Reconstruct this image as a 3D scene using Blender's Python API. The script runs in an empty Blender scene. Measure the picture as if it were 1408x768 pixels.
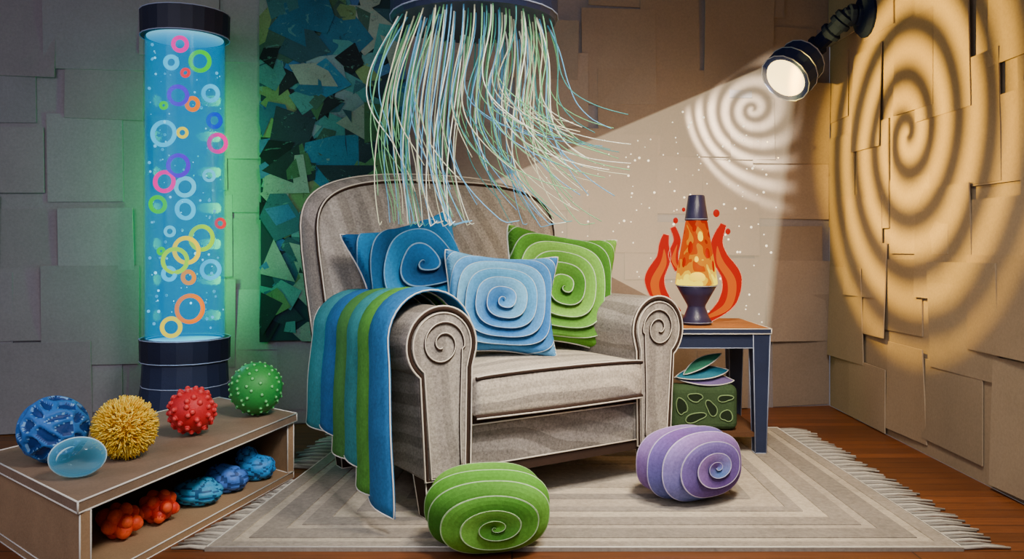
import bpy, math, random, bmesh
from mathutils import Vector, Matrix, noise
R = random.Random(7)
S = bpy.context.scene
COL = S.collection
F = 1150.0; HY = 335.0
PI = math.pi; TAU = 2*PI
D = math.radians
def at(px, py, d): return Vector(((px-704)/F*d, d, 1-(py-HY)/F*d))
def lin(c):
    if isinstance(c, str):
        c = [int(c[i:i+2], 16)/255 for i in (0, 2, 4)]
    return tuple((x/12.92 if x <= .04045 else ((x+.055)/1.055)**2.4) for x in c)+(1,)

# ------------------------------------------------------------------ geometry
class G:
    def __init__(s): s.v=[]; s.f=[]; s.m=[]; s.s=[]; s.c=[]; s.xf=None
    def add(s, vs, fs, mat=0, smooth=False, col=None):
        o = len(s.v)
        for p in vs:
            p = Vector(p)
            s.v.append(s.xf @ p if s.xf else p)
        for i, f in enumerate(fs):
            s.f.append([o+k for k in f]); s.m.append(mat); s.s.append(smooth)
            s.c.append(col[i] if isinstance(col, list) else col)
    def hexa(s, b, t, mat=0, em=None, er=.003, col=None):
        vs = list(b)+list(t); n = len(b)
        fs = [list(range(n))[::-1], list(range(n, 2*n))]+[[i, (i+1) % n, n+(i+1) % n, n+i] for i in range(n)]
        s.add(vs, fs, mat, False, col)
        if em is not None:
            for i in range(n):
                s.tube([b[i], b[(i+1) % n]], er, 5, mat=em)
                s.tube([t[i], t[(i+1) % n]], er, 5, mat=em)
                s.tube([b[i], t[i]], er, 5, mat=em)
    def box(s, x0, x1, y0, y1, z0, z1, mat=0, em=None, er=.003, col=None):
        q = [(x0,y0),(x1,y0),(x1,y1),(x0,y1)]
        s.hexa([(x,y,z0) for x,y in q], [(x,y,z1) for x,y in q], mat, em, er, col)
    def prism(s, pts, vec, mat=0, smooth=False, col=None):
        pts = [Vector(p) for p in pts]; vec = Vector(vec); n = len(pts)
        s.add(pts+[p+vec for p in pts], [list(range(n))[::-1], list(range(n, 2*n))]+[[i,(i+1)%n,n+(i+1)%n,n+i] for i in range(n)], mat, smooth, col)
    def tube(s, pts, r, n=6, closed=False, mat=0, smooth=True, col=None):
        pts = [Vector(p) for p in pts]; k = len(pts)
        rs = r if isinstance(r, (list, tuple)) else [r]*k
        tg = []
        for i in range(k):
            a = pts[(i-1) % k] if (closed or i > 0) else pts[i]
            b = pts[(i+1) % k] if (closed or i < k-1) else pts[i]
            d = b-a
            tg.append(d.normalized() if d.length > 1e-9 else Vector((0,0,1)))
        u = tg[0].orthogonal().normalized()
        vs = []
        for i in range(k):
            u = (u-tg[i]*u.dot(tg[i]))
            u = u.normalized() if u.length > 1e-6 else tg[i].orthogonal().normalized()
            w = tg[i].cross(u)
            for j in range(n):
                a = TAU*j/n
                vs.append(pts[i]+(u*math.cos(a)+w*math.sin(a))*rs[i])
        fs = []
        for i in range(k if closed else k-1):
            i2 = (i+1) % k
            for j in range(n):
                fs.append([i*n+j, i*n+(j+1)%n, i2*n+(j+1)%n, i2*n+j])
        if not closed:
            fs.append(list(range(n))[::-1]); fs.append([(k-1)*n+j for j in range(n)])
        s.add(vs, fs, mat, smooth, col)
    def lathe(s, prof, n=32, mat=0, smooth=True, c=(0,0,0), col=None, colf=None):
        vs = []; fs = []; cl = []
        for r, z in prof:
            for j in range(n):
                a = TAU*j/n
                vs.append((c[0]+r*math.cos(a), c[1]+r*math.sin(a), c[2]+z))
        for i in range(len(prof)-1):
            for j in range(n):
                fs.append([i*n+j, i*n+(j+1)%n, (i+1)*n+(j+1)%n, (i+1)*n+j])
        fs.append(list(range(n))[::-1]); fs.append([(len(prof)-1)*n+j for j in range(n)])
        s.add(vs, fs, mat, smooth, col)
    def ball(s, c, rad, nl=24, nm=12, fn=None, mat=0, smooth=True, col=None):
        c = Vector(c); vs = []; fs = []; cl = []; dirs = []
        if not isinstance(rad, (tuple, list)): rad = (rad,)*3
        for i in range(nm+1):
            ph = PI*i/nm
            for j in range(nl):
                a = TAU*j/nl
                d = Vector((math.sin(ph)*math.cos(a), math.sin(ph)*math.sin(a), math.cos(ph)))
                k, q = fn(d) if fn else (1, col)
                dirs.append(q)
                vs.append(c+Vector((d.x*rad[0], d.y*rad[1], d.z*rad[2]))*k)
        for i in range(nm):
            for j in range(nl):
                f = [i*nl+j, (i+1)*nl+j, (i+1)*nl+(j+1)%nl, i*nl+(j+1)%nl]
                fs.append(f); cl.append(dirs[f[0]])
        s.add(vs, fs, mat, smooth, cl)
    def grid(s, fn, nu, nv, mat=0, smooth=True, colf=None):
        vs = [fn(i/nu, j/nv) for j in range(nv+1) for i in range(nu+1)]
        fs = []; cl = []
        for j in range(nv):
            for i in range(nu):
                fs.append([j*(nu+1)+i, j*(nu+1)+i+1, (j+1)*(nu+1)+i+1, (j+1)*(nu+1)+i])
                cl.append(colf((i+.5)/nu, (j+.5)/nv) if colf else None)
        s.add(vs, fs, mat, smooth, cl)
    def build(s, name, mats, parent=None, loc=None, bevel=0, weld=False, fixn=True, segs=2, outward=False):
        me = bpy.data.meshes.new(name)
        off = Vector((0,0,0))
        if parent is not None and loc == 'world':
            off = parent.location
        me.from_pydata([tuple(p-off) for p in s.v], [], s.f)
        if not isinstance(mats, (list, tuple)): mats = [mats]
        for m in mats: me.materials.append(m)
        me.polygons.foreach_set('material_index', s.m)
        me.polygons.foreach_set('use_smooth', s.s)
        if any(c is not None for c in s.c):
            ca = me.color_attributes.new('Col', 'FLOAT_COLOR', 'CORNER')
            buf = []
            for f, c in zip(s.f, s.c):
                c = c if c is not None else (1,1,1,1)
                buf += list(c)*len(f)
            ca.data.foreach_set('color', buf)
        if weld or fixn:
            bm = bmesh.new(); bm.from_mesh(me)
            if weld: bmesh.ops.remove_doubles(bm, verts=bm.verts, dist=2e-5)
            if fixn: bmesh.ops.recalc_face_normals(bm, faces=bm.faces)
            if outward and bm.calc_volume(signed=True) < 0: bmesh.ops.reverse_faces(bm, faces=bm.faces)
            bm.to_mesh(me); bm.free()
        me.update()
        o = bpy.data.objects.new(name, me); COL.objects.link(o)
        if parent is not None: o.parent = parent
        if bevel:
            md = o.modifiers.new('bevel', 'BEVEL'); md.width = bevel; md.segments = segs; md.limit_method = 'ANGLE'; md.angle_limit = math.radians(50)
        return o
def tag(o, label, cat, group=None, kind=None):
    o['label'] = label; o['category'] = cat
    if group: o['group'] = group
    if kind: o['kind'] = kind
    return o
def thing(name, label, cat, loc=(0,0,0), rotz=0, group=None):
    o = bpy.data.objects.new(name, None); COL.objects.link(o)
    o.location = loc; o.rotation_euler = (0,0,rotz); o.empty_display_size = .1
    return tag(o, label, cat, group)

# ------------------------------------------------------------------ materials
def newmat(name):
    m = bpy.data.materials.new(name); m.use_nodes = True
    nt = m.node_tree
    return m, nt, nt.nodes['Principled BSDF'], nt.nodes['Material Output']
def MN(nt, op, *ins):
    n = nt.nodes.new('ShaderNodeMath'); n.operation = op
    for i, x in enumerate(ins):
        if isinstance(x, (int, float)): n.inputs[i].default_value = x
        else: nt.links.new(x, n.inputs[i])
    return n.outputs[0]
def ramp(nt, fac, stops, interp='LINEAR'):
    n = nt.nodes.new('ShaderNodeValToRGB'); cr = n.color_ramp; cr.interpolation = interp
    while len(cr.elements) < len(stops): cr.elements.new(.5)
    for e, (p, c) in zip(cr.elements, stops): e.position = p; e.color = c
    nt.links.new(fac, n.inputs[0]); return n.outputs[0]
def objco(nt, scale=None):
    t = nt.nodes.new('ShaderNodeTexCoord')
    if scale is None: return t.outputs['Object']
    mp = nt.nodes.new('ShaderNodeMapping'); mp.inputs['Scale'].default_value = scale
    nt.links.new(t.outputs['Object'], mp.inputs[0]); return mp.outputs[0]
def noi(nt, co, scale, detail=3, rough=.6, dist=0):
    n = nt.nodes.new('ShaderNodeTexNoise'); n.inputs['Scale'].default_value = scale; n.inputs['Detail'].default_value = detail
    n.inputs['Roughness'].default_value = rough; n.inputs['Distortion'].default_value = dist
    nt.links.new(co, n.inputs['Vector']); return n.outputs['Fac']
def scalecol(nt, col, fac):
    n = nt.nodes.new('ShaderNodeVectorMath'); n.operation = 'SCALE'
    if isinstance(col, tuple): n.inputs[0].default_value = col[:3]
    else: nt.links.new(col, n.inputs[0])
    if isinstance(fac, (int, float)): n.inputs['Scale'].default_value = fac
    else: nt.links.new(fac, n.inputs['Scale'])
    return n.outputs[0]
def mixcol(nt, fac, a, b):
    n = nt.nodes.new('ShaderNodeMix'); n.data_type = 'RGBA'
    for x, i in ((fac, 0), (a, 6), (b, 7)):
        if isinstance(x, (int, float, tuple)): n.inputs[i].default_value = x
        else: nt.links.new(x, n.inputs[i])
    return n.outputs[2]
def finish(nt, bs, col, co, grain=.25, gscale=120, var=.2, vscale=7, bump=.25, rough=.85, spec=.15, emis=0):
    g = noi(nt, co, gscale, 4, .7)
    l = noi(nt, co, vscale, 3, .6)
    f = MN(nt, 'ADD', MN(nt, 'MULTIPLY', MN(nt, 'SUBTRACT', g, .5), grain*2.2), MN(nt, 'MULTIPLY', MN(nt, 'SUBTRACT', l, .5), var*2))
    f = MN(nt, 'ADD', f, 1.0)
    c = scalecol(nt, col, f)
    nt.links.new(c, bs.inputs['Base Color'])
    bs.inputs['Roughness'].default_value = rough
    bs.inputs['Specular IOR Level'].default_value = spec
    b = nt.nodes.new('ShaderNodeBump'); b.inputs['Strength'].default_value = bump; b.inputs['Distance'].default_value = .004
    nt.links.new(g, b.inputs['Height']); nt.links.new(b.outputs[0], bs.inputs['Normal'])
    if emis:
        nt.links.new(c, bs.inputs['Emission Color']); bs.inputs['Emission Strength'].default_value = emis
def paper(name, c=None, **k):
    m, nt, bs, out = newmat(name)
    co = objco(nt)
    if c is None:
        a = nt.nodes.new('ShaderNodeAttribute'); a.attribute_name = 'Col'; col = a.outputs['Color']
    else: col = lin(c)
    finish(nt, bs, col, co, **k); return m
def glow(name, c, strength):
    m, nt, bs, out = newmat(name)
    c = c if isinstance(c, tuple) else lin(c)
    bs.inputs['Base Color'].default_value = c; bs.inputs['Emission Color'].default_value = c
    bs.inputs['Emission Strength'].default_value = strength; bs.inputs['Roughness'].default_value = .6
    bs.inputs['Specular IOR Level'].default_value = .1
    return m
def eglow(name, c, s):
    m = glow(name, c, s); m.node_tree.nodes['Principled BSDF'].inputs['Base Color'].default_value = (c[0]*.1, c[1]*.1, c[2]*.1, 1); return m
def strata(name, tones, axis, freq, dist, nscale=2.2, **k):
    m, nt, bs, out = newmat(name); co = objco(nt)
    d = nt.nodes.new('ShaderNodeVectorMath'); d.operation = 'DOT_PRODUCT'; d.inputs[1].default_value = axis
    nt.links.new(co, d.inputs[0])
    n = noi(nt, co, nscale, 1.5, .4)
    v = MN(nt, 'FRACT', MN(nt, 'ADD', MN(nt, 'MULTIPLY', d.outputs['Value'], freq), MN(nt, 'MULTIPLY', n, dist)))
    q = len(tones)
    st = []
    for i, t in enumerate(tones): st += [(i/q+.0, lin(t)), ((i+.85)/q, lin(t))]
    c = ramp(nt, v, st, 'LINEAR')
    finish(nt, bs, c, co, **k); return m

WHITE = paper('white_paper_edge', 'e6e2da', grain=.05, var=.05)
CREAM = paper('cream_line', 'dcd2c4', grain=.05, var=.05)
NAVY = paper('navy_card', '1e2846', grain=.2, var=.25, rough=.55, spec=.4)
NAVYD = paper('dark_navy_card', '121830', grain=.2, var=.2, rough=.5, spec=.4)
NEDGE = paper('navy_edge_line', '9aa4c0', grain=.05, var=.05)
BROWN = paper('dark_brown_trim', '35261f', grain=.2)
FELT = paper('layered_felt', None, grain=.4, gscale=90, var=.15)

# ------------------------------------------------------------------ setting
WT = Vector((1, .1697, 0)).normalized(); WN = Vector((WT.y, -WT.x, 0))
CORNER = Vector((1.966, 5.18, 0)); HT = 2.75
WL = 6.0
W0 = CORNER-WT*WL
wallmat = paper('kraft_paper_wall', None, grain=.22, gscale=80, var=.16, vscale=2.5, bump=.15, rough=.95, spec=.05)
def patch_wall(name, origin, t, n, length, seed, base, cell=.36, base2=None):
    rr = random.Random(seed); g = G()
    up = Vector((0,0,1))
    q = [origin, origin+t*length, origin+t*length-n*.12, origin-n*.12]
    g.hexa(q, [p+up*HT for p in q], 0, col=lin(base))
    nx = int(length/cell)+1; nz = int(HT/cell)+1
    cells = [(i, j) for i in range(nx) for j in range(nz)]
    rr.shuffle(cells)
    b1 = lin(base); b2 = lin(base2 or base)
    for k, (i, j) in enumerate(cells):
        cu = (i+.5+rr.uniform(-.3,.3))*cell; cz = (j+.5+rr.uniform(-.3,.3))*cell
        w = rr.uniform(.16,.29); h = rr.uniform(.16,.29)
        if rr.random() < .16: h *= 1.4
        w0 = max(.012, cu-w); w1 = min(length-.012, cu+w); z0 = max(.008, cz-h); z1 = min(HT-.01, cz+h)
        if w1-w0 < .1 or z1-z0 < .1: continue
        off = .004+.015*k/len(cells)+rr.uniform(0,.003)
        tl = rr.uniform(-.02,.02)
        lift = [0,0,0,0]
        for c_ in range(4):
            if rr.random() < .25: lift[c_] = rr.uniform(.005,.022)
        f = rr.uniform(.88,1.10); wm = rr.uniform(-.02,.02)
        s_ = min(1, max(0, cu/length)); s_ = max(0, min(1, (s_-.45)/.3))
        b = [b1[q_]*(1-s_)+b2[q_]*s_ for q_ in range(3)]  # right-hand patches blend warmer: warm light put into their colour
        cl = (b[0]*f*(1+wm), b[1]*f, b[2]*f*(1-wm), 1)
        def P(u, v, d=0):
            l = lift[0]*(1-u)*(1-v)+lift[1]*u*(1-v)+lift[2]*u*v+lift[3]*(1-u)*v
            l = l*max(abs(u-.5), abs(v-.5))*2
            a = w0+(w1-w0)*u+tl*(v-.5)*.35; c2 = z0+(z1-z0)*v-tl*(u-.5)*.35
            a = min(max(a,.004), length-.004); c2 = max(c2,.004)
            return origin+t*a+up*c2+n*(off+l-d)
        g.grid(lambda u, v: P(u, v), 5, 5, colf=lambda u, v: cl, smooth=False)
        ring = [(u/5,0) for u in range(5)]+[(1,u/5) for u in range(5)]+[(1-u/5,1) for u in range(5)]+[(0,1-u/5) for u in range(5)]
        ec = tuple(min(1,x*1.4) for x in cl[:3])+(1,)
        m_ = len(ring)
        g.add([P(*r_) for r_ in ring]+[P(r_[0],r_[1],.006) for r_ in ring], [[a_, (a_+1)%m_, m_+(a_+1)%m_, m_+a_] for a_ in range(m_)], 0, False, ec)
    o = g.build(name, wallmat, fixn=False); o['kind'] = 'structure'; return o
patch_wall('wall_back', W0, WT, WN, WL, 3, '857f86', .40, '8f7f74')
patch_wall('wall_right', CORNER+Vector((.004,0,0)), Vector((0,-1,0)), Vector((-1,0,0)), 5.6, 12, '8a7a68', .42)

def floor_mat():
    m, nt, bs, out = newmat('wood_planks'); co = objco(nt)
    br = nt.nodes.new('ShaderNodeTexBrick'); br.offset = .37
    br.inputs['Scale'].default_value = 1; br.inputs['Brick Width'].default_value = 1.3; br.inputs['Row Height'].default_value = .085
    br.inputs['Mortar Size'].default_value = .0025; br.inputs['Color1'].default_value = lin('74401f'); br.inputs['Color2'].default_value = lin('583015'); br.inputs['Mortar'].default_value = lin('24130b')
    nt.links.new(co, br.inputs['Vector'])
    st = noi(nt, objco(nt, (1.2, 18, 1)), 4, 4, .7, .6)
    c = scalecol(nt, br.outputs['Color'], MN(nt, 'ADD', MN(nt, 'MULTIPLY', st, 1.4), .3))
    finish(nt, bs, c, co, grain=.12, var=.15, bump=.1, rough=.45, spec=.3); return m
g = G()
fl = [W0+Vector((0,-5.6,0)), Vector((1.97,-.5,0)), CORNER, W0]
fl[0].y = -.5
g.hexa([p+Vector((0,0,-.1)) for p in fl], fl)
g.build('floor', floor_mat())['kind'] = 'structure'
g = G(); g.hexa([p+Vector((0,0,HT)) for p in fl], [p+Vector((0,0,HT+.1)) for p in fl])
g.build('ceiling', paper('ceiling_card', '8a837e'))['kind'] = 'structure'

# ------------------------------------------------------------------ wall collage
def on_wall(px, off=0):
    k = (px-704)/F
    d = (5.18-1.966*.1697)/(1-.1697*k)
    return Vector((k*d, d, 0))+WN*off
pl = on_wall(360); pr = on_wall(556)
cb = thing('wall_collage', 'tall blue, green and black torn paper collage panel hanging behind the armchair', 'collage', pl+WN*.035+Vector((0,0,.47)))
L = (pr-pl).length; H = 2.0
g = G(); o0 = pl+WN*.035+Vector((0,0,.47))
q = [o0, o0+WT*L, o0+WT*L+WN*.012, o0+WN*.012]
g.hexa(q, [p+Vector((0,0,H)) for p in q], 0)
g.build('backing_panel', paper('collage_backing', '1c3038'), cb, 'world')
g = G(); pal = ['24506a','2b5f80','3a7478','44704e','1a2228','5c7650','355c86','2c585e','22303a','24424e','5e7a80','34563f','1c2a2e','3a6e72','6e7e78','345c88','28505e','46787c','141c22','506a4a','2f4a44']
rr = random.Random(21)
for i in range(300):
    cx = rr.uniform(0, L); cz = rr.uniform(0, H); s_ = rr.uniform(.04,.17); n_ = rr.choice([3,4,4,5,6]); a0 = rr.uniform(0,TAU)
    pts = []
    for k in range(n_):
        a = a0+TAU*k/n_+rr.uniform(-.4,.4); r_ = s_*rr.uniform(.6,1.2)
        pts.append((min(max(cx+r_*math.cos(a), -.006), L+.006), min(max(cz+r_*math.sin(a), -.006), H)))
    off = .0135+i*.00006; tl = rr.uniform(0,.004)
    c = lin(rr.choice(pal))
    p3 = [o0+WT*a+Vector((0,0,b))+WN*(off+(tl if k == 0 else 0)) for k, (a, b) in enumerate(pts)]
    g.add(p3, [list(range(n_))], 0, False, c)
def collage_mat():
    m, nt, bs, out = newmat('collage_scraps'); co = objco(nt)
    a = nt.nodes.new('ShaderNodeAttribute'); a.attribute_name = 'Col'
    n = noi(nt, co, 22, 6, .75, 1.5)
    n2 = noi(nt, objco(nt, (1,1,1.7)), 7, 4, .7, 2.5)
    c = mixcol(nt, MN(nt, 'MULTIPLY', MN(nt, 'GREATER_THAN', n, .62), .5), a.outputs['Color'], lin('10181c'))
    c = mixcol(nt, MN(nt, 'MULTIPLY', MN(nt, 'GREATER_THAN', n2, .63), .4), c, lin('4f8a80'))
    finish(nt, bs, c, co, grain=.4, var=.4, vscale=5); return m
g.build('paper_scraps', collage_mat(), cb, 'world', fixn=False)

# ------------------------------------------------------------------ rug
RC = [Vector((-1.0,2.72,0)), Vector((1.47,2.72,0)), Vector((1.43,4.50,0)), Vector((-.80,4.50,0))]
rug = thing('fringed_rug', 'beige and grey rectangular rug with concentric borders under the armchair', 'rug', RC[0])
def RP(u, v, z): 
    p = RC[0]*(1-u)*(1-v)+RC[1]*u*(1-v)+RC[2]*u*v+RC[3]*(1-u)*v
    return Vector((p.x,p.y,z))
g = G()
tones = ['958c82','b0a596','888078','a89d90','8f867d','b8ac9b','958c83','aca091','8c847c','bcaf9d','a29789','b0a494']
es = [0,.06,.10,.19,.23,.31,.38,.43,.53,.59,.68,.74]
def quad(e, z):
    eu = e/2.4; ev = e/1.78
    return [RP(eu,ev,z), RP(1-eu,ev,z), RP(1-eu,1-ev,z), RP(eu,1-ev,z)]
prev = quad(0, 0)
for k, e in enumerate(es):
    z = .012 if k % 2 == 0 else .0085
    a = quad(e, z); b = quad(es[k+1] if k+1 < len(es) else .83, z)
    c = lin(tones[k])
    g.add(prev+a, [[i,(i+1)%4,4+(i+1)%4,4+i] for i in range(4)], 0, False, c)
    g.add(a+b, [[i,(i+1)%4,4+(i+1)%4,4+i] for i in range(4)], 0, False, c)
    prev = b
g.add(prev, [[0,1,2,3]], 0, False, lin('b8ac9a'))
g.tube([p+Vector((0,0,.002)) for p in quad(.004,.011)], .003, 5, True, mat=1)
rugmat = paper('woven_rug', None, grain=.5, gscale=55, var=.25, vscale=4, bump=.4)
g.build('rug_body', [rugmat, WHITE], rug, 'world', fixn=True)
def bench_x(y): return -1.214+(y-2.358)*.289/1.236
for side in (0, 1):
    g = G(); n_ = 56; rr = random.Random(5+side)
    for k in range(n_):
        v = (k+.5)/n_
        p = RP(side, v, .006); sg = -1 if side == 0 else 1
        ln = .155*rr.uniform(.85,1.1)
        if side == 0 and p.y < 3.7:
            ln = min(ln, p.x-bench_x(p.y)-.012)
            if ln < .02: continue
        dy = rr.uniform(-.02,.02)
        g.tube([p, p+Vector((sg*ln*.5, dy*.3, .004)), p+Vector((sg*ln, dy-.01, -.001))], [.008,.0065,.0045], 5, mat=k % 2)
    g.build('fringe', [paper('fringe_light', 'b9b2a8'), paper('fringe_grey', '8f8a84')], rug, 'world')['kind'] = 'stuff'

# ------------------------------------------------------------------ armchair
A = Vector((-.365, 2.93, .012)); RZ = math.radians(33)
FK = dict(grain=.85, gscale=110, bump=.5, var=.3)
FAB_H = strata('taupe_felt_waves', ['968d86','877f78','9c938b','7e766f'], (.1,.1,1), 6.0, 2.4, 1.3, **FK)
FAB_V = strata('taupe_felt_scroll', ['9a918a','8d857e','a1988f'], (1,0,.1), 9, 1.4, 1.6, **FK)
FAB_S = strata('taupe_felt_seat', ['c4b8a9','b0a598','bbafa1','a0968c'], (.05,.6,1), 9, 2.6, 1.4, **FK)
FAB_B = strata('taupe_felt_back', ['9a918a','8f8780','a0978f','898179'], (1,.1,.3), 5.5, 1.8, 1.2, **FK)
chair = thing('armchair', 'large taupe felt armchair with scrolled arms and dark brown piping', 'armchair', A, RZ)
W = 1.30; AZ = .625
def arm_prof(ins=0, mirror=False):
    cx, cz, r = .13, AZ, .138-ins
    pts = [(.065+ins, .145+ins*.3)]
    a = 232
    while a >= -10:
        pts.append((cx+r*math.cos(math.radians(a)), cz+r*math.sin(math.radians(a)))); a -= 8
    pts.append((.25-ins, .54)); pts.append((.245-ins, .145+ins*.3))
    return [((W-x) if mirror else x, z) for x, z in pts]
for mir in (False, True):
    g = G(); pf = arm_prof(0, mir)
    g.prism([(x, 0, z) for x, z in pf], (0, .93, 0), 0)
    arm = g.build('arm', FAB_H, chair, bevel=.012)
    g = G(); pf = arm_prof(.018, mir)
    g.prism([(x, -.012, z) for x, z in pf], (0, .03, 0), 0)
    g.build('arm_front_panel', FAB_V, arm, bevel=.006)
    g = G(); pf = arm_prof(.006, mir)
    g.tube([(x, -.006, z) for x, z in pf], .0095, 8, True, mat=0)
    g.tube([(x, -.012, z) for x, z in arm_prof(-.003, mir)], .0036, 5, True, mat=1)
    g.tube([(x, -.015, z) for x, z in arm_prof(.021, mir)], .0028, 5, True, mat=1)
    g.build('piping', [BROWN, CREAM], arm)
    # the scroll line rises up the panel and curls into the arm roll
    g = G()
    pts = [(.206-.004*math.sin(k*.3), .18+(AZ-.20)*k/14) for k in range(15)]
    for k in range(84):
        t = k/83; a = -.12+t*TAU*1.75; r_ = .078*(1-t)**.8+.012
        pts.append((.13+r_*math.cos(a), AZ+r_*math.sin(a)))
    pts = [(((W-x) if mir else x), -.015, z) for x, z in pts]
    g.tube(pts, .0045, 6, mat=0)
    g.tube([Vector(p)+Vector((0,-.003,.0045)) for p in pts], .0022, 5, mat=1)
    g.build('scroll_trim', [BROWN, CREAM], arm)
g = G(); g.box(.24, 1.06, .015, .86, .145, .345); g.build('seat_base', FAB_H, chair, bevel=.012)
g = G()
g.box(.235, 1.065, .0, .05, .128, .168, 0)
g.tube([(.245,-.005,.171),(1.055,-.005,.171)], .003, 5, mat=1)
g.build('base_trim', [BROWN, CREAM], chair)
g = G()
g.box(.24, 1.06, .0, .03, .326, .356, 0)
g.tube([(.245,-.004,.324),(1.055,-.004,.324)], .003, 5, mat=1)
g.build('rail_trim', [BROWN, CREAM], chair)
# seat cushion: a boxed cushion with a crowned top
cx0, cx1, cy0, cy1, cz0, cz1 = .252, 1.048, -.045, .79, .356, .502
def cpt(u, v, w):
    x = cx0+(cx1-cx0)*u; y = cy0+(cy1-cy0)*v
    y -= .014*math.sin(PI*u)*(1-v)
    z = cz0+(cz1-cz0)*w
    if w > .99: z += .024*(math.sin(PI*u)**.6)*(math.sin(PI*(.12+.88*v))**.6)
    y -= .012*math.sin(PI*w)*(1 if v < .01 else 0)
    return (x, y, z)
g = G()
g.grid(lambda u, v: cpt(u, v, 1), 24, 24); g.grid(lambda u, v: cpt(u, v, 0), 24, 24)
for vv in (0, 1): g.grid(lambda u, w: cpt(u, vv, w), 24, 6)
for uu in (0, 1): g.grid(lambda v, w: cpt(uu, v, w), 24, 6)
sc = g.build('seat_cushion', FAB_S, chair, weld=True, bevel=.018, segs=3)
for w_ in (1, 0):
    g = G()
    P_ = [Vector(cpt(k/24, 0, w_))+Vector((0,.001,-.004 if w_ else .004)) for k in range(25)]
    g.tube(P_, .008, 8, mat=0)
    g.tube([p+Vector((0,-.005,.007 if w_ else -.006)) for p in P_], .0034, 5, mat=1)
    g.build('piping', [BROWN, CREAM], sc)
# backrest
def ztop(s): return .95+.335*max(0, 1-abs(2*s-1)**3.0)**.24
def bk(s, t, front):
    zt = ztop(s); z = .2+(zt-.2)*t
    x = W/2-.012+(s-.5)*2*(.60+.045*max(0, min(1, (z-.5)/.5)))
    rake = .13*(z-.3)
    y = (.805+rake-.07*math.sin(PI*s)**.5*math.sin(PI*min(1, t*1.0))**.5) if front else .985+rake*1.1
    return (x, y, z)
def sgrid(u): return .5-.5*math.cos(PI*u)
g = G()
g.grid(lambda u, v: bk(sgrid(u), v, True), 48, 24, mat=0); g.grid(lambda u, v: bk(sgrid(u), v, False), 48, 24, mat=0)
ed = [(0, t/20) for t in range(20)]+[(sgrid(k/48), 1) for k in range(49)]+[(1, 1-t/20) for t in range(1, 21)]
def rim(i, w):
    f = Vector(bk(*ed[i], True)); b = Vector(bk(*ed[i], False))
    c_ = Vector((W/2, 0, .8)); o_ = Vector((f.x-c_.x, 0, f.z-c_.z)).normalized()
    return f.lerp(b, w)+o_*.04*math.sin(PI*w)
ne = len(ed); wn = 8
g.add([rim(i, w/wn) for w in range(wn+1) for i in range(ne)], [[w*ne+i, w*ne+i+1, (w+1)*ne+i+1, (w+1)*ne+i] for w in range(wn) for i in range(ne-1)], 0, True)
back = g.build('backrest', FAB_B, chair, weld=True)
f_ = [Vector(bk(*e, True))+Vector((0,-.004,0)) for e in ed]; b_ = [rim(i, .55) for i in range(ne)]
g = G(); g.tube(f_, .009, 7, mat=0); g.tube([p+Vector((0,-.008,.006)) for p in f_], .0034, 5, mat=1); g.build('piping', [BROWN, CREAM], back)
g = G(); g.tube(b_, .007, 7, mat=0); g.tube([p+Vector((-.002,-.007,.004)) for p in b_], .0034, 5, mat=1); g.build('piping', [BROWN, CREAM], back)
for x, y in ((.12,.05), (1.18,.05), (.12,.87), (1.18,.87)):
    g = G(); s0, s1 = .032, .05
    g.hexa([(x-s0,y-s0,0),(x+s0,y-s0,0),(x+s0,y+s0,0),(x-s0,y+s0,0)], [(x-s1,y-s1,.15),(x+s1,y-s1,.15),(x+s1,y+s1,.15),(x-s1,y+s1,.15)], 0, 1, .0025)
    g.build('leg', [BROWN, CREAM], chair)

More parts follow.
